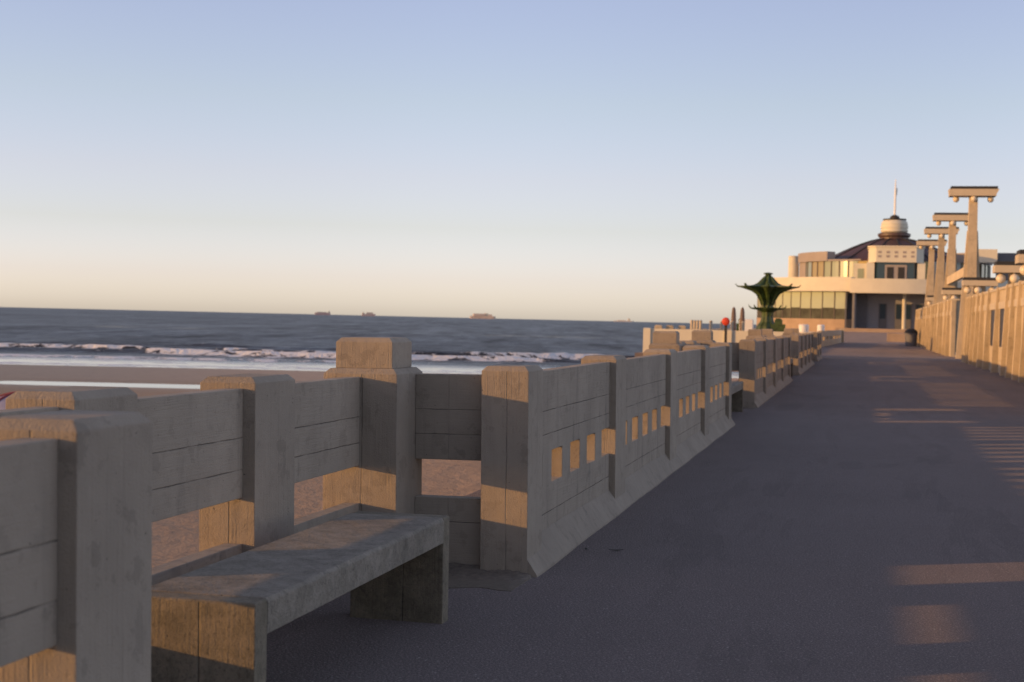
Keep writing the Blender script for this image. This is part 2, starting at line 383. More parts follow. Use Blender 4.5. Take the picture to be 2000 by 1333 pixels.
# ------------------------------------------------------------------ building blocks
class MB:
    def __init__(s): s.bm = bmesh.new()
    def poly(s, pts): 
        return s.bm.faces.new([s.bm.verts.new(p) for p in pts])
    def rings(s, rings, cap=True):
        vr = [[s.bm.verts.new(p) for p in r] for r in rings]
        n = len(vr[0])
        for a, b in zip(vr[:-1], vr[1:]):
            for i in range(n): s.bm.faces.new((a[i], a[(i + 1) % n], b[(i + 1) % n], b[i]))
        if cap:
            s.bm.faces.new(vr[0][::-1]); s.bm.faces.new(vr[-1])
        return s
    def box(s, x0, x1, y0, y1, z0, z1, ch=0.0):
        R = lambda d, z: [(x0 + d, y0 + d, z), (x1 - d, y0 + d, z), (x1 - d, y1 - d, z), (x0 + d, y1 - d, z)]
        if ch: s.rings([R(0, z0), R(0, z1 - ch), R(ch, z1)])
        else: s.rings([R(0, z0), R(0, z1)])
        return s
    def frustum(s, x0, x1, y0, y1, z0, X0, X1, Y0, Y1, z1):
        return s.rings([[(x0, y0, z0), (x1, y0, z0), (x1, y1, z0), (x0, y1, z0)],
                        [(X0, Y0, z1), (X1, Y0, z1), (X1, Y1, z1), (X0, Y1, z1)]])
    def lathe(s, prof, c=(0, 0), n=32, a0=0.0, lobes=0, amp=0.0):
        rr = []
        for r, z in prof:
            ring = []
            for i in range(n):
                t = a0 + 2 * PI * i / n
                k = r * (1 + amp * math.cos(lobes * (t - a0))) if lobes else r
                ring.append((c[0] + k * math.cos(t), c[1] + k * math.sin(t), z))
            rr.append(ring)
        return s.rings(rr)
    def sphere(s, c, r, n=20, m=12):
        bmesh.ops.create_uvsphere(s.bm, u_segments=n, v_segments=m, radius=r, matrix=Matrix.Translation(c))
        return s
    def tube(s, pts, radii, n=8):
        rr = []
        for i, p in enumerate(pts):
            p = Vector(p)
            d = (Vector(pts[min(i + 1, len(pts) - 1)]) - Vector(pts[max(i - 1, 0)])).normalized()
            q = d.to_track_quat('Z', 'Y')
            r = radii[i] if isinstance(radii, (list, tuple)) else radii
            rr.append([tuple(p + q @ Vector((r * math.cos(2 * PI * k / n), r * math.sin(2 * PI * k / n), 0))) for k in range(n)])
        return s.rings(rr)
    def arcwall(s, c, r0, r1, a0, a1, z0, z1, n=24):
        """a piece of round wall; angles in degrees, 0 faces -Y, positive turns to +X"""
        rr = []
        for i in range(n + 1):
            t = rad(a0 + (a1 - a0) * i / n); sx, sy = math.sin(t), -math.cos(t)
            rr.append([(c[0] + r0 * sx, c[1] + r0 * sy, z0), (c[0] + r1 * sx, c[1] + r1 * sy, z0),
                       (c[0] + r1 * sx, c[1] + r1 * sy, z1), (c[0] + r0 * sx, c[1] + r0 * sy, z1)])
        return s.rings(rr)
    def build(s, name, mat, parent=None, loc=(0, 0, 0), bevel=0.0, smooth=False, label=None, seg=2):
        bmesh.ops.recalc_face_normals(s.bm, faces=s.bm.faces)
        me = bpy.data.meshes.new(name); s.bm.to_mesh(me); s.bm.free()
        me.materials.append(mat)
        if smooth:
            for p in me.polygons: p.use_smooth = True
        o = bpy.data.objects.new(name, me); COL.objects.link(o); o.location = loc
        if parent: o.parent = parent
        if bevel:
            bv = o.modifiers.new('bevel', 'BEVEL'); bv.width = bevel; bv.segments = seg
            bv.limit_method = 'ANGLE'; bv.angle_limit = rad(35)
        if label: o['label'] = label
        return o

def tag(o, label, cat, group=None):
    o['label'] = label; o['category'] = cat
    if group: o['group'] = group
    return o
def structure(o): o['kind'] = 'structure'; return o
def thing(name, label, cat, loc=(0, 0, 0), rot=(0, 0, 0), group=None):
    o = bpy.data.objects.new(name, None); COL.objects.link(o)
    o.location = loc; o.rotation_euler = rot; o.empty_display_size = 0.3
    return tag(o, label, cat, group)
KIDS = {}
def copy_tree(o, parent=None):
    c = o.copy(); COL.objects.link(c)
    if parent: c.parent = parent
    for ch in [x for x in ALL() if x.parent == o]: copy_tree(ch, c)
    return c
def ALL(): return list(COL.objects)

def grid_panel(ys, zs, holes, x0, x1, axis='y'):
    """A slab in the Y-Z (or X-Z) plane with real openings where holes(i, j) is true."""
    mb = MB(); bm = mb.bm
    P = (lambda a, z, t: (t, a, z)) if axis == 'y' else (lambda a, z, t: (a, t, z))
    V = {}
    def v(i, j, k):
        if (i, j, k) not in V: V[(i, j, k)] = bm.verts.new(P(ys[i], zs[j], (x0, x1)[k]))
        return V[(i, j, k)]
    ni, nj = len(ys) - 1, len(zs) - 1
    solid = lambda i, j: 0 <= i < ni and 0 <= j < nj and not holes(i, j)
    for i in range(ni):
        for j in range(nj):
            if not solid(i, j): continue
            for k in (0, 1): bm.faces.new((v(i, j, k), v(i + 1, j, k), v(i + 1, j + 1, k), v(i, j + 1, k)))
            for (di, dj, e) in ((-1, 0, ((i, j), (i, j + 1))), (1, 0, ((i + 1, j), (i + 1, j + 1))),
                                (0, -1, ((i, j), (i + 1, j))), (0, 1, ((i, j + 1), (i + 1, j + 1)))):
                if not solid(i + di, j + dj):
                    (a, b_), (c, d) = e
                    bm.faces.new((v(a, b_, 0), v(c, d, 0), v(c, d, 1), v(a, b_, 1)))
    return mb

# ------------------------------------------------------------------ setting: pier deck, beach, sea
def deck_block(name, x0, x1, y0, y1, z1=0.0):
    mb = MB(); mb.box(x0, x1, y0, y1, z1 - 0.7, z1)
    return structure(mb.build(name, M_ASPHALT))
HEAD_Y = 64.0
mb = MB()
out = [(-3.0, -14), (12.0, -14), (12.0, HEAD_Y), (19.0, HEAD_Y), (19.0, 250), (-9.9, 250), (-9.9, HEAD_Y - 0.8), (-3.0, HEAD_Y - 0.8)]
mb.rings([[(x, y, -0.7) for x, y in out], [(x, y, 0.0) for x, y in out]])
structure(mb.build('pier_deck', M_ASPHALT))

def vnoise(x, y, seed, octs=4, base=1.0):
    rs = np.random.RandomState(seed); z = np.zeros_like(x); amp = 1.0; tot = 0
    for o in range(octs):
        f = base * 2 ** o
        for k in range(4):
            a = rs.rand() * 2 * PI; p = rs.rand() * 2 * PI; g = f * (0.7 + 0.6 * rs.rand())
            z += amp * np.sin(g * (x * np.cos(a) + y * np.sin(a)) + p) / 4
        tot += amp; amp *= 0.55
    return z / tot
CY, SY = math.cos(YAW), math.sin(YAW)
def uv_to_xy(u, v): return u * CY - v * SY, u * SY + v * CY     # v runs out to sea, u along the shore

def grid_mesh(name, us, vv, zf, mat, attrs=()):
    U, V = np.meshgrid(us, vv); X, Y = uv_to_xy(U, V); Z = zf(U, V)
    co = np.stack([X, Y, Z], -1).reshape(-1, 3)
    nu, nv = len(us), len(vv)
    i = np.arange(nv - 1)[:, None] * nu + np.arange(nu - 1)[None, :]
    f = np.stack([i, i + 1, i + 1 + nu, i + nu], -1).reshape(-1, 4)
    me = bpy.data.meshes.new(name)
    me.vertices.add(len(co)); me.vertices.foreach_set('co', co.ravel())
    me.loops.add(f.size); me.loops.foreach_set('vertex_index', f.ravel())
    me.polygons.add(len(f)); me.polygons.foreach_set('loop_start', np.arange(0, f.size, 4)); me.polygons.foreach_set('loop_total', np.full(len(f), 4))
    me.polygons.foreach_set('use_smooth', np.ones(len(f), bool))
    me.update(); me.validate()
    for an, fn in attrs:
        a = me.attributes.new(an, 'FLOAT', 'POINT'); a.data.foreach_set('value', fn(U, V).astype(np.float32).ravel())
    me.materials.append(mat)
    o = bpy.data.objects.new(name, me); COL.objects.link(o)
    return structure(o)

BZ = -3.6
def smooth(a, b, x):
    t = np.clip((x - a) / (b - a), 0, 1); return t * t * (3 - 2 * t)
def pool_edge(u): return 3.0 * np.sin(u * 0.045 + 1.0) + 1.2 * np.sin(u * 0.13)
def shore(u): return 126 + 2.0 * np.sin(u * 0.05 + 0.6) + 0.9 * np.sin(u * 0.17) + smooth(-20, 40, u) * 10
def sand_z(u, v):
    x, y = uv_to_xy(u, v)
    z = np.full_like(u, BZ)
    rough = 1 - smooth(60, 88, v)
    z += rough * (0.06 * vnoise(x, y, 3, 4, 1.1) + 0.10 * vnoise(x, y, 4, 3, 0.25))
    e = pool_edge(u)
    dip = smooth(91.5, 95.5, v + 0.4 * e) * (1 - smooth(97.2, 101, v + 0.15 * e))
    dip *= smooth(-40, -30, u)
    z -= 0.22 * dip
    z -= smooth(112, 150, v - shore(u) + 126) * 1.0 * smooth(116, 200, v) ** 0.5 * 1.4
    z += 0.05 * smooth(100, 106, v) * (1 - smooth(112, 122, v))
    return z
def sand_wet(u, v): return np.clip(smooth(78, 92, v), 0, 1)
us = np.concatenate([np.arange(-200, -45, 5.0), np.arange(-45, 30, 0.6), np.arange(30, 200, 5.0)])
vv = np.concatenate([np.arange(-40, 15, 4.0), np.arange(15, 60, 0.45), np.arange(60, 165, 1.0)])
grid_mesh('beach', us, vv, sand_z, M_SAND, [('wet', sand_wet)])
mb = MB(); mb.poly([uv_to_xy(a, b_) + (BZ - 0.10,) for a, b_ in ((-60, 86), (60, 86), (60, 106), (-60, 106))])
structure(mb.build('tide_pool', M_POOL))

SEA_Z = BZ - 0.16
def crest(u, k):       # where each breaker stands
    return [184 + 7 * np.sin(u * 0.021 + 0.3) + 3 * np.sin(u * 0.07), 168 + 4 * np.sin(u * 0.03 + 2.2) + 2.5 * np.sin(u * 0.11 + 1),
            205 + 6 * np.sin(u * 0.025 + 4.0), 154 + 3 * np.sin(u * 0.05 + 1.0)][k]
def broken(u, k):      # 0..1, how far that stretch of the wave has broken
    n = vnoise(u, u * 0 + 13.7 * k, 20 + k, 3, 0.045)
    n2 = vnoise(u, u * 0 + 5.1 * k, 50 + k, 3, 0.22)
    return smooth(-0.22, 0.22, n + 0.6 * n2 + [-0.02, 0.05, -0.12, 0.2][k])
def sea_z(u, v):
    x, y = uv_to_xy(u, v)
    z = np.full_like(u, SEA_Z)
    far = smooth(150, 200, v)
    z += far * (0.16 * vnoise(x, y, 8, 4, 0.35) + 0.10 * np.sin((v + 6 * np.sin(u * 0.03)) * 0.42)) * (1 - 0.6 * smooth(300, 420, v))
    for k, h in enumerate((0.75, 0.55, 0.5, 0.18)):
        d = v - crest(u, k)
        shape = np.where(d < 0, np.exp(-(d / 1.3) ** 2), np.exp(-(d / 4.5) ** 2))
        z += h * shape * (0.55 + 0.45 * broken(u, k)) * (1 + 0.35 * vnoise(x, y, 30 + k, 3, 1.1))
    return z
def sea_foam(u, v):
    x, y = uv_to_xy(u, v)
    f = np.zeros_like(u)
    for k, tail in enumerate((4.5, 6, 3.0, 6)):
        d = v - crest(u, k); b = broken(u, k)
        f = np.maximum(f, b * np.where(d > 0, np.exp(-(d / 1.2) ** 2), np.exp(d / tail)) * [0.95, 0.9, 0.7, 0.8][k])
    wash = smooth(shore(u) - 1, shore(u) + 5, v) * (1 - smooth(146, 158, v))
    f = np.maximum(f, 0.46 * wash * (0.6 + 0.8 * vnoise(u * 0.6, v * 11, 41, 3, 0.12)))
    line = np.exp(-((v - shore(u) - 8.5) / 1.6) ** 2)
    f = np.maximum(f, 0.75 * line)
    return np.clip(f, 0, 1)
def sea_shallow(u, v): return np.clip(1 - smooth(140, 162, v), 0, 1)
us = np.concatenate([np.arange(-260, -85, 3.0), np.arange(-85, 60, 0.5), np.arange(60, 240, 3.0)])
vv = np.concatenate([np.arange(112, 215, 0.5), np.arange(215, 430, 2.0)])
grid_mesh('sea', us, vv, sea_z, M_SEA, [('foam', sea_foam), ('shallow', sea_shallow)])
us = np.array([-40000, -12000, -4000, -1500, -600, -260, -100, 0, 100, 240, 600, 1500, 4000, 12000, 40000.0])
vv = np.array([429.0, 600, 1000, 2000, 4000, 9000, 20000, 45000])
grid_mesh('open_sea', us, vv, lambda u, v: np.full_like(u, SEA_Z), M_SEA, [('foam', lambda u, v: u * 0), ('shallow', lambda u, v: u * 0)])

# ------------------------------------------------------------------ parapets
TILT = -0.0145          # the parapets lean a touch to seaward with the cross-fall of the deck
PX = -1.7
# main runs: posts at these near edges, measured along the run
OFFS = [0.0, 2.82, 5.88, 8.91, 11.95]
PW0, PW1, PL, PM = -1.735 - PX, -2.0 - PX, 0.36, 0.46      # post faces (x) and length (y), x relative to the pivot
QX0, QX1 = -1.783 - PX, -1.873 - PX
def post_mesh(wx, ly, h=1.143, ch=0.026):
    mb = MB(); mb.box(-wx / 2, wx / 2, -ly / 2, ly / 2, -0.05, h, ch); return mb
def add_post(parent, x0, x1, y0, y1, h=1.143):
    return post_mesh(x1 - x0, y1 - y0, h).build('post', M_POST, parent, ((x0 + x1) / 2, (y0 + y1) / 2, 0), bevel=0.0035)
def add_hole_panel(parent, y0, y1, first):
    starts = [y1 - 0.31 - 0.56 * k for k in range(5)][::-1]
    ys = [y0]
    cells = []
    for s in starts:
        a, b_ = max(s, y0), s + 0.31
        if b_ <= y0 + 0.02: continue
        if a > ys[-1] + 1e-4: ys.append(a)
        cells.append((len(ys) - 1)); ys.append(b_)
    ys[-1] = min(ys[-1], y1)
    if ys[-1] < y1 - 1e-4: ys.append(y1)
    zs = [-0.05, 0.428, 0.62, 1.10]
    mb = grid_panel(ys, zs, lambda i, j: j == 1 and i in cells, QX1, QX0)
    return mb.build('panel', M_PANEL, parent, (0, 0, 0), bevel=0.004)
def add_fillet(parent, y0, y1, n=40):
    mb = MB(); rr = []
    rs = random.Random(int(y1 * 10))
    n = max(4, int((y1 - y0) / 0.10))
    for i in range(n + 1):
        y = y0 + (y1 - y0) * i / n
        w = 0.004 * math.sin(y * 3.1) + rs.uniform(-0.0012, 0.0012); hh = 0.006 * math.sin(y * 1.7) + rs.uniform(-0.001, 0.001)
        rr.append([(QX0 - 0.01, y, -0.05), (-0.005 + 0.025 + w, y, -0.05), (0.0 + 0.02 + w, y, 0.012), (QX0 + 0.002, y, 0.165 + hh), (QX0 - 0.01, y, 0.165 + hh)])
    mb.rings(rr)
    return mb.build('fillet', M_KERB, parent)
def make_run(offs, label):
    t = thing('parapet', label, 'parapet', (PX, 0, 0), (0, TILT, 0), 'parapets along the seaward edge of the pier')
    ln = lambda a: PL if a in (offs[0], offs[-1]) else PM
    for a in offs: add_post(t, PW1, PW0, a, a + ln(a))
    for a, b_ in zip(offs[:-1], offs[1:]): add_hole_panel(t, a + ln(a), b_, a == 0)
    add_fillet(t, 0.004, offs[-1] + PL + 0.01)
    return t
RUN_Y = 7.5; PERIOD = 16.62
run = make_run(OFFS, 'long concrete parapet with square holes starting at the chamfered post past the near bench')
run.location.y = RUN_Y
def relabel(o, label): o['label'] = label; return o
r2 = relabel(copy_tree(run), 'second stretch of holed concrete parapet, starting beyond the second bench'); r2.location.y = RUN_Y + PERIOD
r3 = relabel(copy_tree(run), 'third stretch of holed concrete parapet, starting beyond the small third bench'); r3.location.y = RUN_Y + 2 * PERIOD
r0 = make_run([-3.02, 0.0], 'nearest blurred concrete parapet, cut by the left edge of the photo'); r0.location.y = 2.94
r4 = make_run([0.0, 2.82, 5.85], 'farthest stretch of holed concrete parapet, next to the wide pier head'); r4.location.y = RUN_Y + 3 * PERIOD

# bench alcoves: two tall pillars, two low posts, slit panels behind, short side panels
def make_alcove(label):
    t = thing('alcove_wall', label, 'parapet', (PX, 0, 0), (0, TILT, 0), 'bench alcoves in the parapet')
    X = lambda x: x - PX
    bx0, bx1 = X(-2.615), X(-2.70)
    ypil = [(-0.22 - 4.56, -0.22 - 4.12), (-0.24, 0.22)]
    posts = [(-3.20, -2.77), (-1.73, -1.28)]
    for y0, y1 in ypil:
        cx, cy = X(-2.615), (y0 + y1) / 2
        p = MB().box(-0.21, 0.21, -(y1 - y0) / 2, (y1 - y0) / 2, -0.05, 1.125, 0.028).build('pillar', M_POST, t, (cx, cy, 0), bevel=0.0035)
        MB().box(-0.163, 0.163, -0.17, 0.17, 1.125, 1.292, 0.024).build('pillar_cap', M_CAP, p, (0.0, 0, 0), bevel=0.0035)
    for y0, y1 in posts:
        post_mesh(0.265, y1 - y0, 1.13).build('post', M_POST, t, (X(-2.69), (y0 + y1) / 2, 0), bevel=0.0035)
    cuts = [ypil[0][1], posts[0][0], posts[0][1], posts[1][0], posts[1][1], ypil[1][0]]
    for a, b_ in ((cuts[0], cuts[1]), (cuts[2], cuts[3]), (cuts[4], cuts[5])):
        MB().box(bx1, bx0, a, b_, 0.60, 1.08).build('upper_panel', M_PANEL, t, bevel=0.004)
        MB().box(bx1, bx0, a, b_, -0.05, 0.398).build('lower_panel', M_PANEL, t, bevel=0.004)
    # side panels between the pillars and the ends of the parapet runs
    for y0 in (0.085, -4.51):
        xa, xb = X(-2.404), X(-2.0)
        MB().box(xa, xb, y0, y0 + 0.09, 0.615, 1.09).build('side_panel', M_PANELX, t, bevel=0.004)
        MB().box(xa, xb, y0, y0 + 0.09, -0.05, 0.405).build('side_panel', M_PANELX, t, bevel=0.004)
    return t
alc = make_alcove('near bench alcove of slit concrete panels with a tall capped pillar')
alc.location.y = RUN_Y
for k, lb in ((1, 'second bench alcove with capped pillars, rising behind the long holed parapet'),
              (2, 'third bench alcove with capped pillars, below the green iron canopy'),
              (3, 'farthest bench alcove with capped pillars, by the pier head')):
    a = relabel(copy_tree(alc), lb); a.location.y = RUN_Y + k * PERIOD

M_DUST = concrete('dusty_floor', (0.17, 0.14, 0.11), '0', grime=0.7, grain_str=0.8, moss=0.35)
for k in range(4):
    yb = RUN_Y + k * PERIOD
    mb = MB(); rs = random.Random(k)
    edge = [(-2.60 + i * 0.88 / 20, yb - 0.50 + 0.10 * i / 20 + 0.03 * math.sin(i * 0.9) + rs.uniform(-.008, .008)) for i in range(21)]
    mb.rings([[(x, y, z) for x, y in edge] + [(-1.705, yb + 0.02, z), (-2.0, yb + 0.06, z), (-2.60, yb + 0.06, z)] for z in (-0.02, 0.004)])
    structure(mb.build('alcove_floor', M_DUST))
# wind-blown sand banked against the post and panel feet
def drift(x0, x1, y0, y1, h, seed):
    rs = random.Random(seed); mb = MB(); n = 16; m = 6; V = []
    for i in range(n + 1):
        row = []
        for j in range(m + 1):
            u, v = i / n, j / m
            z = h * math.sin(PI * u) ** 0.6 * (1 - v) ** 1.6 * (0.75 + 0.5 * rs.random()) + 0.005 - 0.012 * (v == 1 or i in (0, n))
            row.append(mb.bm.verts.new((x0 + (x1 - x0) * u + rs.uniform(-.01, .01), y0 + (y1 - y0) * v + rs.uniform(-.012, .012), z)))
        V.append(row)
    for i in range(n):
        for j in range(m): mb.bm.faces.new((V[i][j], V[i + 1][j], V[i + 1][j + 1], V[i][j + 1]))
    o = mb.build('sand_drift', M_DRIFT, smooth=True); o['kind'] = 'stuff'
M_DRIFT = plain('grey_blown_sand', (0.17, 0.14, 0.11), 0.95, var=0.3, scale=30, bump=0.4)
drift(-2.42, -1.72, RUN_Y + 0.07, RUN_Y - 0.20, 0.035, 1)
drift(-2.0, -1.70, RUN_Y + 0.01, RUN_Y - 0.16, 0.03, 2)
# benches
def make_bench(label):
    t = thing('bench', label, 'bench', (-2.05, 0, 0), (0, TILT * 0.5, 0), 'concrete benches in the alcoves')
    mb = MB()
    xs = [-0.22, -0.1, 0.02, 0.12, 0.2, 0.225]; n = 26
    y0, y1 = -3.36, -1.195
    rs = random.Random(3)
    # slab with a worn, slightly uneven top edge, carried between two full-height legs
    rr = []
    for i in range(n + 1):
        y = y0 + 0.096 + (y1 - y0 - 0.192) * i / n
        w = lambda s: rs.uniform(-s, s)
        rr.append([(-0.225, y, 0.368), (0.222 + w(.001), y, 0.368), (0.225 + w(.0015), y, 0.472 + w(.004)), (0.213 + w(.003), y, 0.484 + w(.0015)),
                   (0.10, y, 0.485 + w(.001)), (-0.10, y, 0.485 + w(.001)), (-0.225, y, 0.485)])
    mb.rings(rr)
    mb.build('seat', M_BENCHTOP, t, bevel=0.003)
    for a, b_ in ((y0, y0 + 0.0955), (y1 - 0.0955, y1)):
        MB().box(-0.225, 0.222, -0.04775, 0.04775, -0.03, 0.484, 0.006).build('leg', M_BENCHLEG, t, (0, (a + b_) / 2, 0), bevel=0.006)
    return t
b1 = make_bench('large weathered concrete bench in the near alcove, patches of sun on its seat'); b1.location.y = RUN_Y
for k, lb in ((1, 'second concrete bench, small in the distance past the long holed parapet'),
              (2, 'third concrete bench, tiny, beyond the second stretch of parapet'),
              (3, 'farthest concrete bench, hardly visible in the last alcove')):
    b = relabel(copy_tree(b1), lb); b.location.y = RUN_Y + k * PERIOD

# fallen leaves on the asphalt
for i, (lx, ly, s, rz) in enumerate(((-1.42, 8.52, 0.045, 0.3), (-1.60, 8.50, 0.03, 1.9))):
    mb = MB()
    mb.rings([[(s * c[0], s * c[1] * 0.5, z + 0.006 + 0.12 * s * abs(c[0])) for c in ((-1, 0), (-.5, -.55), (.2, -.6), (1, 0), (.2, .6), (-.5, .55))] for z in (0, 0.002)])
    o = mb.build('fallen_leaf', M_LEAF, None, (lx, ly, 0.002)); o.rotation_euler.z = rz
    tag(o, ('dark dry leaf lying on the asphalt beside the holed parapet', 'smaller dark leaf scrap lying closest to the foot of the parapet')[i], 'leaf', 'leaves on the deck')

# ------------------------------------------------------------------ wind screen wall on the right
WX = 4.2
def make_wind_screen(y0, y1, fins, windows, label, roundend=False, h=2.75, high=False):
    t = thing('wind_screen', label, 'wall', (WX, 0, 0), group='wind screens along the middle of the pier')
    zb, zt = 0.85, 2.08
    ys = [y0]; cells = []
    windows = sorted(windows)
    for a, b_ in windows:
        ys.append(a); cells.append(len(ys) - 1); ys.append(b_)
    ys.append(y1)
    grid_panel(ys, [-0.1, zb, zt, h - 0.05], lambda i, j: j == 1 and i in cells, 0.12, 0.32).build('wall', M_FAR, t)
    for a, b_ in windows:
        MB().box(0.13, 0.145, a, b_, zb, zt).build('window_pane', M_UNLIT, t)
    MB().box(0.085, 0.118, y0, y1, 2.09, 2.31).build('beam', M_FARTRIM, t)
    MB().box(0.08, 0.50, y0, y1, h - 0.05, h + 0.03).build('coping', M_FARTRIM, t)
    MB().box(0.32, 2.0, y0, y1, -0.1, 0.1).build('plinth', M_FAR, t)
    for f in fins:
        MB().frustum(-0.09, 0.118, f - 0.11, f + 0.11, -0.05, 0.035, 0.118, f - 0.08, f + 0.08, h + 0.06).build('fin', M_FAR, t)
    if high:
        MB().box(0.45, 0.62, y0 - 4.0, y0 + 11.3, 3.95, 4.40).build('high_beam', M_FAR, t)
    if roundend:
        c = (1.10, y1); n = 10
        MB().arcwall(c, 0.80, 0.98, -90, -200, -0.05, h - 0.05, 16).build('end_wall', M_FAR, t)
        for i in range(n):
            a = rad(-95 - 9.5 * i); sx, sy = math.sin(a), -math.cos(a)
            MB().tube([(c[0] + sx * 1.10, c[1] + sy * 1.10, -0.05), (c[0] + sx * 1.02, c[1] + sy * 1.02, h)], [0.12, 0.08], 6).build('fin', M_FAR, t)
    return t
fins = [24.8, 26.6, 28.4, 30.1, 31.9, 33.6, 35.4, 37.1, 38.9, 40.6, 42.4, 44.3, 46.0, 49.2, 52.6, 55.3, 57.4, 59.6, 61.0, 62.4]
make_wind_screen(24, 63.4, fins, [(46.3, 48.9), (49.5, 52.3), (33.9, 35.1)], 'long sunlit wind screen wall with upright fins and two dark windows', True)
make_wind_screen(75, 124, [76.5, 79.5, 83.5, 86, 90, 93, 95.5, 99, 102, 106, 109, 113, 117, 120.5, 123.4], [(77, 79), (84, 85.6), (96, 98.5), (107, 108.5)],
                 'farther wind screen wall with fins, running up to the domed pavilion', False, 2.9, True)

# ------------------------------------------------------------------ lamps
def make_pylon(label):
    t = thing('tall_lamp', label, 'lamp post', (0, 0, 0), group='tall concrete T lamps')
    MB().frustum(-0.26, 0.26, -0.30, 0.30, -0.05, -0.19, 0.19, -0.2, 0.2, 7.68).build('column', M_FAR, t)
    for s in (-1, 1):
        mb = MB()
        pr = [(s * 0.20, 6.05), (s * 0.255, -0.05), (s * 0.60, -0.05), (s * 0.24, 6.05)]
        mb.rings([[(x, y, z) for x, z in pr] for y in (-0.16, 0.16)]); mb.build('buttress', M_FAR, t)
    c = MB(); c.rings([[(x, y, z) for x, y in ((-1.10, -0.5), (1.0, -0.5), (1.0, 0.5), (-1.10, 0.5))] if z < 7.8 else
                       [(x, y, z) for x, y in ((-1.13, -0.5), (1.13, -0.5), (1.13, 0.5), (-1.13, 0.5))] for z in (7.68, 7.76, 8.0)])
    cap = c.build('cap', M_FARTRIM, t)
    MB().box(-1.04, 1.06, -0.49, 0.45, 8.002, 8.13).build('cap_roof', M_DARK, cap)
    for gx, gy in ((-0.78, 0), (0.78, 0), (0.0, -0.34)):
        g = MB().sphere((0, 0, 0), 0.15).build('globe', M_GLOBE, t, (gx, gy, 7.55), smooth=True)
        MB().lathe([(0.05, 0.12), (0.05, 0.2)], n=10).build('globe_holder', M_FRAME, g)
    return t
p0 = make_pylon('nearest and tallest-looking concrete T lamp with three globes under a dark-topped cap')
p0.location = (4.9, 70.6, 0)
for y, lb in ((86.6, 'second tall concrete T lamp, partly behind the nearest one'), (98.6, 'third tall concrete T lamp from the right'),
              (112.5, 'farthest tall concrete T lamp, overlapping the domed pavilion')):
    p = relabel(copy_tree(p0), lb); p.location = (4.9, y, 0)

def make_low_lamp(label, H=3.62):
    t = thing('low_lamp', label, 'lamp', group='low globe lamps on the wind screen')
    MB().lathe([(0.30, 0.1), (0.27, H - 0.50), (0.25, H - 0.32)], n=20).build('column', M_FAR, t, smooth=False)
    c = MB().box(-.73, .73, -.5, .5, H - 0.30, H - 0.06)
    cap = c.build('cap', M_FARTRIM, t)
    MB().box(-0.70, 0.70, -0.49, 0.47, H - 0.058, H + 0.07).build('cap_roof', M_DARK, cap)
    for gx, gy in ((-0.52, -0.25), (0.52, -0.25), (-0.1, -0.42)):
        g = MB().sphere((0, 0, 0), 0.16).build('globe', M_GLOBE, t, (gx, gy, H - 0.50), smooth=True)
        MB().lathe([(0.05, 0.12), (0.05, 0.20)], n=10).build('globe_holder', M_FRAME, g)
    return t
l0 = make_low_lamp('closest low lamp with cream globes, cut by the right edge of the photo')
l0.location = (4.95, 43.0, 0)
for y, lb in ((50.4, 'second low lamp with cream globes, just left of the closest one'), (66.0, 'third low lamp with dark cap, in front of the nearest tall lamp'),
              (83.0, 'fourth low lamp, half hidden behind the fins of the wind screen'), (103.0, 'farthest low lamp, beside the pavilion entrance')):
    p = relabel(copy_tree(l0), lb); p.location = (4.95, y, 0)

# ------------------------------------------------------------------ pier head: parapets, small things
def plain_wall(name, label, x0, x1, y0, y1, h=1.12, step=3.0, holes=False):
    t = thing(name, label, 'parapet', ((x0 + x1) / 2, (y0 + y1) / 2, 0))
    dx, dy = (x1 - x0) / 2, (y1 - y0) / 2
    if dx > dy:
        n = max(1, round(2 * dx / step)); w = 2 * dx / n
        for i in range(n + 1): MB().box(-0.16, 0.16, -0.17, 0.17, -0.05, h + 0.03, 0.03).build('post', M_CREAM, t, (-dx + i * w, 0, 0))
        for i in range(n):
            a, b_ = -dx + i * w + 0.16, -dx + (i + 1) * w - 0.16
            if holes:
                ys = [a]; cells = []
                q = (b_ - a) / 7
                for k in range(3): ys += [a + q * (2 * k + 1)]; cells.append(len(ys) - 1); ys += [a + q * (2 * k + 2)]
                ys.append(b_)
                grid_panel(ys, [-0.05, 0.42, 0.66, h], lambda i, j: j == 1 and i in cells, -0.06, 0.06, 'x').build('panel', M_FAR, t)
            else: MB().box(a, b_, -0.07, 0.07, -0.05, h).build('panel', M_CREAM, t)
    else:
        n = max(1, round(2 * dy / step)); w = 2 * dy / n
        for i in range(n + 1): MB().box(-0.16, 0.16, -0.17, 0.17, -0.05, h + 0.03, 0.03).build('post', M_FAR, t, (0, -dy + i * w, 0))
        for i in range(n): MB().box(-0.07, 0.07, -dy + i * w + 0.17, -dy + (i + 1) * w - 0.17, -0.05, h).build('panel', M_FAR, t)
    return t
plain_wall('head_parapet', 'bright sunlit parapet across the near edge of the pier head', -9.5, -2.2, HEAD_Y, HEAD_Y + 0.3, 1.10)
plain_wall('head_parapet', 'parapet along the seaward side of the pier head', -9.66, -9.36, HEAD_Y + 0.5, HEAD_Y + 80.5, 1.02, 4.0)
hw = thing('head_parapet', 'shaded parapet with sunlit openings before the pavilion entrance', 'parapet', (-2.2, 110, 0), (0, 0, -rad(1.6)))
ys = [-15.0]; cells = []
for k in range(6): ys += [-13.6 + 4.8 * k, -11.2 + 4.8 * k]; cells.append(2 * k + 1)
ys.append(15.0)
grid_panel(ys, [-0.05, 0.42, 0.68, 1.08], lambda i, j: j == 1 and i in cells, -0.25, 0.0).build('panel', M_FAR, hw)
MB().box(-0.2, 0.2, 15.0, 15.4, -0.05, 1.2, 0.03).build('post', M_FAR, hw)
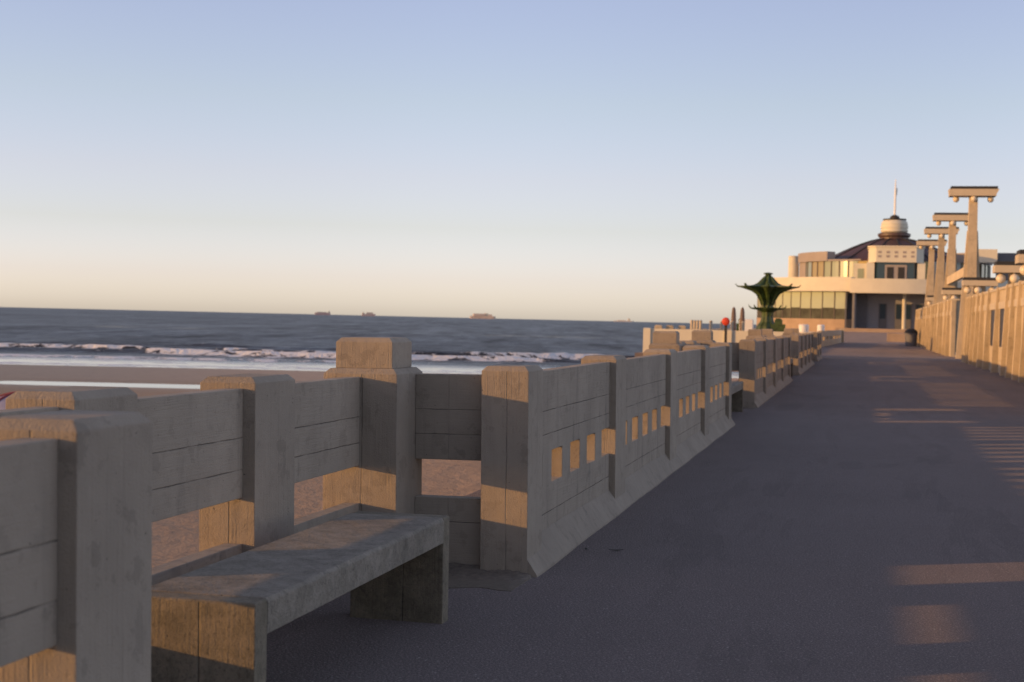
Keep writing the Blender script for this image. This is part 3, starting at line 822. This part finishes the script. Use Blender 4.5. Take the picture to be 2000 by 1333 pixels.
for i, (x, y, h) in enumerate(((-9.25, 66, 1.27), (-8.75, 66.2, 1.27), (-8.2, 66.4, 1.27))):
    o = MB().box(-0.17, 0.17, -0.17, 0.17, 0, h, 0.05).build('stub_post', M_FAR, None, (x, y, 0))
    tag(o, ('leftmost of three stub posts rising behind the corner of the sunlit parapet', 'middle one of three stub posts behind the corner of the sunlit parapet',
            'right one of three stub posts behind the corner of the sunlit parapet')[i], 'post', 'stub posts at the head corner')
pale = [(-8.60, 73.6), (-8.50, 74.0), (-8.40, 74.4), (-8.28, 74.8), (-7.78, 75.2), (-7.25, 75.6), (-6.75, 76.0), (-6.2, 76.4)]
for x, y in pale:
    mb = MB(); mb.lathe([(0.075, 0), (0.075, 1.45), (0.09, 1.46), (0.09, 1.52), (0.03, 1.56)], n=10)
    tag(mb.build('pale_bollard', M_FARTRIM, None, (x, y, 0)), 'pale upright bollard in the row behind the sunlit pier head parapet', 'bollard', 'pale bollards on the pier head')
lb_ = thing('lifebuoy_stand', 'orange red lifebuoy on a dark pole before the sunlit parapet', 'lifebuoy', (-5.9, 63.45, 0))
MB().box(-0.055, 0.055, -0.055, 0.055, 0, 1.4).build('pole', M_DARK, lb_)
mb = MB()
for i in range(1): pass
rr = []
for i in range(20):
    t = 2 * PI * i / 20
    rr.append([((0.125 + 0.055 * math.cos(q)) * math.cos(t), 0.055 * math.sin(q), (0.125 + 0.055 * math.cos(q)) * math.sin(t)) for q in [2 * PI * k / 8 for k in range(8)]])
rr.append(rr[0]); mb.rings(rr, cap=False)
mb.build('ring', M_ORANGE, lb_, (0, -0.115, 1.5), smooth=True)
MB().lathe([(0.165, -0.03), (0.165, 0.03), (0.12, 0.085), (0.03, 0.105)], n=20).build('backing', M_ORANGE, lb_, (0, -0.09, 1.5)).rotation_euler = (PI / 2, 0, 0)
for i, (x, y) in enumerate(((-7.55, 86), (-7.10, 86.8))):
    t = thing('closed_parasol', ('left one of two closed brown parasols on the pier head terrace', 'right one of two closed brown parasols on the pier head terrace')[i], 'parasol', (x, y, 0), group='closed parasols')
    MB().lathe([(0.3, 0), (0.3, 0.08), (0.03, 0.1), (0.03, 2.42)], n=12).build('pole', M_FRAME, t)
    MB().lathe([(0.06, 0.75), (0.13, 0.85), (0.14, 1.5), (0.115, 2.05), (0.09, 2.30), (0.03, 2.42)], n=16, lobes=8, amp=0.12).build('canopy', M_BROWN, t)
tag(MB().box(-0.42, 0.42, -0.3, 0.3, 0, 1.72, 0.04).build('white_cabinet', M_WHITE, None, (-7.1, 90, 0), bevel=0.02), 'small white cabinet left of the green iron canopy', 'cabinet')
for i, (x, y, s) in enumerate(((-5.0, 126, 0.42), (-3.55, 126, 0.30))):
    t = tag(MB().lathe([(s * .8, 0), (s, 0.5), (s * 1.05, 1.42), (s * 0.8, 1.5)], n=16).build('white_planter', M_WHITE, None, (x, y, 0)),
            ('larger white tub at the foot of the pavilion glass front', 'smaller white tub nearer to the pavilion steps')[i], 'planter', 'white tubs')

for i, (x, y, w) in enumerate(((-8.25, 100, 0.30), (-5.75, 101, 0.48))):
    mb = MB(); mb.frustum(-w * .85, w * .85, -0.25, 0.25, 0, -w, w, -0.3, 0.3, 1.45); mb.box(-w * .55, w * .55, -0.2, 0.2, 1.451, 1.85, 0.12)
    tag(mb.build('green_planter', M_GREEN, None, (x, y, 0)), ('narrow dark green planter left of the iron canopy foot', 'wide dark green planter right of the iron canopy foot')[i], 'planter', 'green planters')

# ------------------------------------------------------------------ green cast iron canopy
gc = thing('iron_canopy', 'green cast iron canopy with spread curved arms on the pier head', 'canopy', (-6.8, 105, 0))
MB().lathe([(1.0, 0), (0.95, 0.4), (0.78, 0.9), (0.66, 1.3), (0.46, 1.6), (0.37, 2.0), (0.40, 2.3)], n=48, lobes=8, amp=0.10).build('pedestal', M_GREEN, gc)
MB().lathe([(0.40, 2.3), (0.60, 2.42), (0.88, 2.52), (0.98, 2.60), (0.85, 2.64), (0.45, 2.62)], n=48, lobes=8, amp=0.08).build('basin', M_GREEN, gc)
MB().lathe([(0.40, 2.60), (0.34, 2.9), (0.36, 3.25), (0.46, 3.6), (0.55, 3.95)], n=48, lobes=8, amp=0.14).build('stem', M_GREEN, gc)
MB().lathe([(0.38, 3.10), (0.55, 3.48), (0.92, 3.80), (1.40, 4.03), (1.72, 4.14), (1.70, 4.20), (1.2, 4.22), (0.85, 4.28), (0.62, 4.42), (0.46, 4.62), (0.32, 4.82), (0.19, 4.95), (0.17, 5.05), (0.27, 5.08), (0.27, 5.15), (0.15, 5.18), (0.05, 5.2)], n=96, a0=0.08, lobes=8, amp=0.24).build('roof', M_GREEN, gc)
for i in range(8):
    a = 2 * PI * i / 8 + 0.08; ca, sa = math.cos(a), math.sin(a)
    lo = [(0.36, 2.80), (0.43, 3.15), (0.74, 3.55), (1.20, 3.83), (1.90, 4.06), (2.20, 4.12), (2.36, 4.30)]
    hi = [(0.48, 2.80), (0.58, 3.15), (0.90, 3.68), (1.30, 3.97), (1.93, 4.18), (2.20, 4.22), (2.34, 4.36)]
    mb = MB(); w = 0.055
    for q in range(len(lo) - 1):
        pass
    rr = []
    for (r0_, z0_), (r1_, z1_) in zip(lo, hi):
        rr.append([(r_ * ca - t_ * sa, r_ * sa + t_ * ca, z_) for r_, z_, t_ in ((r0_, z0_, -w), (r0_, z0_, w), (r1_, z1_, w * 1.6), (r1_, z1_, -w * 1.6))])
    mb.rings(rr); mb.build('arm', M_GREEN, gc)
for i in range(8):
    a = 2 * PI * i / 8 + 0.08; ca, sa = math.cos(a), math.sin(a)
    pr = [(0.85, 2.54), (1.15, 2.58), (1.30, 2.70), (1.36, 2.84)]
    MB().tube([(r * ca, r * sa, z) for r, z in pr], [0.075, 0.065, 0.045, 0.02], 6).build('spout', M_GREEN, gc, smooth=True)

# ------------------------------------------------------------------ domed pavilion at the end of the pier
AX, AY = 4.0, 212.0
cas = thing('domed_pavilion', 'round cream pavilion with brown dome, lantern and white flagpole at the pier end', 'building', (AX, AY, 0))
O = (0, 0)
# lower storey: round glass front with blinds, left and right of the entrance bay
MB().arcwall(O, 17.2, 19.2, -112, -18.5, -0.1, 2.35, 40).build('plinth', M_STONE, cas)
MB().arcwall(O, 17.2, 19.2, 20, 112, -0.1, 2.35, 40).build('plinth', M_STONE, cas)
M_GLASSW = glass('warm_reflection_glass', (0.34, 0.29, 0.16), 0.2)  # yellow interior reflections put into the pane colour
M_GLASSP = glass('pale_blue_glass', (0.26, 0.33, 0.34), 0.15)
def glazing(r, a0, a1, n, z0, zs, z1, frame_w=0.16):
    for i in range(n):
        b0, b1 = a0 + (a1 - a0) * i / n, a0 + (a1 - a0) * (i + 1) / n
        w = MB().arcwall(O, r - 0.06, r - 0.02, b0, b1, z0, z1, 2).build('window', (M_GLASSP, M_GLASSW, M_GLASSG, M_GLASSG)[i * 4 // n] if zs is None else M_ROOM, cas)
        if zs is not None:
            MB().arcwall(O, r - 0.018, r + 0.0, b0 + 0.15, b1 - 0.15, zs + (0.12 if i % 3 == 1 else 0.0), z1, 2).build('blind', M_BLIND, w)
        t = rad(b0); MB().tube([(r * math.sin(t), -r * math.cos(t), z0), (r * math.sin(t), -r * math.cos(t), z1)], frame_w / 2, 6).build('mullion', M_FRAME, w)
glazing(19.1, -100, -18.6, 15, 2.35, 3.75, 6.05)
glazing(19.1, 20.2, 100, 15, 2.35, 3.75, 6.05)
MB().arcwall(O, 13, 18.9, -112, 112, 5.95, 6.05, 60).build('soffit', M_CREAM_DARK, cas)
# entrance bay
MB().box(-6.2, 6.3, -14.6, -14.2, 1.1, 6.0).build('entrance_wall', M_ENTR, cas)
MB().box(-6.4, -6.2, -18.3, -14.6, 1.1, 6.0).build('side_wall', M_GREYDK, cas)
MB().box(6.3, 6.5, -18.3, -14.6, 1.1, 6.0).build('side_wall', M_GREYDK, cas)
MB().box(-6.19, -3.6, -15.1, -14.62, 1.1, 5.94).build('recess_wall', M_GREYDK, cas)  # shade of the recess put into the wall's dark grey
for x in (-1.5, 0.6, 1.75, 3.2):
    d = MB().box(x - 0.5, x + 0.5, -14.70, -14.61, 1.3, 4.6).build('door', M_GREYDK, cas)
    MB().box(x - 0.36, x + 0.36, -14.73, -14.705, 2.55, 4.5).build('pane', M_PANEBLUE, d)
for x, yy in ((-5.2, -19.3), (1.2, -17.0), (4.9, -18.7)):
    MB().lathe([(0.26, 1.0), (0.26, 6.1)], (x, yy), 16).build('column', M_GREYDK if x < 0 else M_CREAM, cas)  # left column takes dark grey to carry its shade in the colour
# balcony band
MB().arcwall(O, 18.2, 19.9, -57, -16.5, 6.06, 7.95, 50).build('balcony', M_CREAM, cas)
MB().arcwall(O, 18.6, 20.6, -16.5, 16.5, 5.85, 7.75, 20).build('balcony', M_CREAM, cas)
MB().arcwall(O, 18.2, 19.9, 16.5, 100, 6.06, 7.95, 50).build('balcony', M_CREAM, cas)
MB().arcwall(O, 0.5, 18.4, -179, 179, 7.3, 7.5, 70).build('terrace_floor', M_CREAM_DARK, cas)
# upper storey
glazing(13.2, -70, -22, 8, 7.5, None, 10.4, 0.2)
glazing(13.2, 22, 100, 12, 7.5, None, 10.4, 0.2)
MB().arcwall(O, 10.8, 13.1, -95, 100, 7.5, 10.4, 40).build('inner_wall', plain('warm_interior', (0.45, 0.36, 0.16), 0.8, var=0.3, scale=0.4), cas)
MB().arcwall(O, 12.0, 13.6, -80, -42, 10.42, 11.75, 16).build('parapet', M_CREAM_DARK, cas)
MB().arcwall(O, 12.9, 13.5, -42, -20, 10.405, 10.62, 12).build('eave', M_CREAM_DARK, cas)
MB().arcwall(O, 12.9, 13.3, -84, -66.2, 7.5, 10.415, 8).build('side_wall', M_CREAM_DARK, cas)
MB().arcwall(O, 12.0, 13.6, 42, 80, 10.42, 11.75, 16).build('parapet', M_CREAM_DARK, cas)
MB().lathe([(0.75, 7.5), (0.75, 11.45), (0.6, 11.5)], (-14.05, -1.0), 20).build('stair_tower', M_CREAM, cas)
MB().box(-5.4, -3.6, -15.4, -12.8, 7.5, 9.9).build('small_porch', M_CREAM, cas)
MB().box(-4.9, -4.1, -15.46, -15.41, 7.6, 9.2).build('porch_door', M_GLASSG, cas)
# central bay with cut corners and a pierced band
def octo(x, y0, y1, cut, z):
    return [(-x, y0 + cut, z), (-x + cut * 0.75, y0, z), (x - cut * 0.75, y0, z), (x, y0 + cut, z), (x, y1, z), (-x, y1, z)]
MB().rings([octo(3.55, -17.6, -9, 1.3, z) for z in (10.02, 12.0)]).build('bay_front', M_CREAM, cas)
MB().rings([octo(3.7, -17.75, -9, 1.3, z) for z in (12.002, 12.2)]).build('bay_cornice', M_CREAM, cas)
MB().rings([octo(3.3, -17.1, -9, 1.3, z) for z in (7.5, 10.0)]).build('bay_glazing', M_GLASSB, cas)
for x in (-3.25, 3.25):
    MB().box(x - 0.5, x + 0.5, -17.0, -15.4, 7.5, 10.015).build('bay_pier', M_CREAM, cas)
MB().box(-1.4, 1.4, -17.18, -17.08, 7.5, 9.7).build('bay_door', M_CREAM_DARK, cas)
for x in (-0.7, 0.7): MB().box(x - 0.42, x + 0.42, -17.22, -17.185, 7.8, 9.4).build('bay_pane', M_DARK, cas)
for i in range(5):
    for z in (10.65, 11.2):
        x = -2.1 + i * 1.05
        MB().box(x - 0.22, x + 0.22, -17.63, -17.602, z, z + 0.3).build('pierced_block', M_CREAM_DARK, cas)
# dome, lantern, flagpole
dome = [(10.8, 10.35), (9.6, 10.95), (8.5, 11.5), (7.1, 12.2), (5.8, 12.8), (4.5, 13.35), (3.2, 13.8), (2.2, 14.05)]
MB().lathe([(10.8, 10.2)] + dome + [(1.8, 14.12)], n=64).build('dome', M_ROOF, cas, smooth=True)
for i in range(16):
    a = 2 * PI * i / 16 + 0.1; 
    MB().tube([(r * 1.004 * math.cos(a), r * 1.004 * math.sin(a), z + 0.04) for r, z in dome], 0.09, 5).build('dome_rib', M_DARK, cas)
lan = MB().lathe([(2.05, 13.4), (2.05, 14.3), (2.3, 14.55), (2.3, 14.85), (1.9, 15.02)], n=32).build('lantern_base', plain('dark_copper', (0.10, 0.06, 0.05), 0.5, var=0.5, scale=1.5), cas)
MB().lathe([(1.72, 15.03), (1.9, 15.2), (1.9, 15.45), (1.80, 15.46), (1.80, 15.62), (1.92, 15.63), (1.92, 16.0), (1.82, 16.01), (1.82, 16.18), (1.88, 16.19), (1.75, 16.6), (1.5, 16.82)], n=32).build('lantern', M_CREAM, cas)
MB().lathe([(1.6, 16.821), (1.65, 17.0), (0.7, 17.06), (0.62, 17.4), (0.2, 17.6)], n=24).build('lantern_cap', M_DARK, cas)
MB().lathe([(0.15, 17.3), (0.15, 19.8), (0.13, 21.0), (0.05, 22.7)], n=12).build('flagpole', M_WHITE, cas)
fl = MB(); fl.rings([[(0.14, 0, 20.4), (0.22, 0.02, 20.4), (0.30, 0.1, 21.4), (0.14, 0, 21.5)], [(0.14, 0.05, 20.4), (0.22, 0.07, 20.4), (0.30, 0.15, 21.4), (0.14, 0.05, 21.5)]]); fl.build('furled_flag', M_CREAM, cas)
# right-hand roof block of the pavilion
MB().box(9.3, 13.2, -11.5, -8.5, 10.4, 12.2).build('roof_block', M_CREAM, cas)
MB().box(13.6, 16.5, -8, -5, 7.5, 11.9).build('roof_room', M_GREYDK, cas)

# steps up to the entrance
mb = MB(); mb.rings([[(x, 138, -0.2), (x, 186, -0.2), (x, 186, 0.78), (x, 138, 0.004)] for x in (-4.2, 8.6)])
structure(mb.build('ramp', M_ASPHALT))
st = thing('steps', 'low steps before the pavilion entrance', 'steps', (2.2, 184, 0.60))
for k in range(4):
    MB().box(-5.6, 5.6, 0.42 * k, 16, 0.15 * k, 0.15 * (k + 1)).build('step', M_STONE, st)
tag(MB().box(-0.95, 0.95, -0.5, 0.5, 0, 0.85, 0.03).build('stone_planter', M_STONE, None, (3.2, 141, 0)), 'low stone block standing before the pavilion steps', 'planter')
bin_ = thing('litter_bin', 'dark grey litter bin at the foot of the farther wind screen', 'bin', (3.55, 112, 0))
MB().lathe([(0.42, 0.02), (0.46, 0.9), (0.5, 0.92), (0.5, 1.0)], n=20).build('body', M_GREYDK, bin_)
MB().lathe([(0.5, 1.001), (0.44, 1.2), (0.2, 1.35)], n=20).build('lid', M_DARK, bin_)

# ------------------------------------------------------------------ ships on the horizon
def px_dir(px):   # bearing of a picture column, used once to choose where each ship lies at sea
    return YAW - math.atan((px - 1000) / 2778.0)
def ship(label, px, dist, length, hull_h, mat, house, stacks, funnel=True):
    a = px_dir(px); x, y = -math.sin(a) * dist, math.cos(a) * dist
    t = thing('cargo_ship', label, 'ship', (x, y, SEA_Z), (0, 0, a + rad(8)), 'cargo ships on the horizon')
    l, w = length / 2, length * 0.08
    deck = [(-l, -w * .6), (l * .85, -w), (l, 0), (l * .85, w), (-l, w * .6)]
    mb = MB(); mb.rings([[(x_ * 0.95, y_ * 0.8, -1) for x_, y_ in deck], [(x_, y_, hull_h) for x_, y_ in deck]])
    mb.build('hull', mat, t)
    if house:
        s = -1 if house < 0 else 1
        hx = house * l
        MB().box(hx - length * .04, hx + length * .04, -w * .7, w * .7, hull_h, hull_h + length * 0.11).build('bridge', M_CREAM, t)
        if funnel: MB().box(hx - length * .075, hx - length * .05, -w * .2, w * .2, hull_h, hull_h + length * 0.13).build('funnel', mat, t)
    for (f0, f1, h) in stacks:
        MB().box(f0 * l, f1 * l, -w * .8, w * .8, hull_h + 0.2, hull_h + h).build('container_stack', M_CONT, t)
    return t
ship('low red cargo ship, leftmost on the horizon', 629, 9500, 106, 16, M_RED_HULL, 0.8, [(-.7, .5, 5)], False)
ship('short pale pink cargo ship, second from the left on the horizon', 719, 9500, 92, 15, M_PINK_HULL, -0.75, [(-.3, .6, 10)])
ship('big orange container ship, the largest ship on the horizon', 942, 9500, 175, 18, M_CONT, 0.3, [(-.75, .12, 16), (.42, .7, 12)])
ship('faint grey cargo ship, rightmost on the horizon', 1217, 14000, 200, 10, M_GREYHULL, 0.55, [(-.6, .2, 5)])

# ------------------------------------------------------------------ beach tent at the far left
tent = thing('beach_tent', 'lilac dome tent with red trim on the sand at the far left', 'tent', (-38.1, 59.2, BZ))
MB().lathe([(1.75 * math.cos(rad(t)), 1.0 * math.sin(rad(t))) for t in range(0, 90, 8)] + [(0.02, 1.0)], n=28).build('canopy', M_TENT, tent, smooth=True)
for i in range(4):
    a = PI * i / 4 + 0.4
    MB().tube([(1.78 * math.cos(rad(t)) * math.cos(a), 1.78 * math.cos(rad(t)) * math.sin(a), 1.03 * math.sin(rad(t))) for t in range(0, 181, 10)], 0.06, 6).build('trim', M_TENTRED, tent)
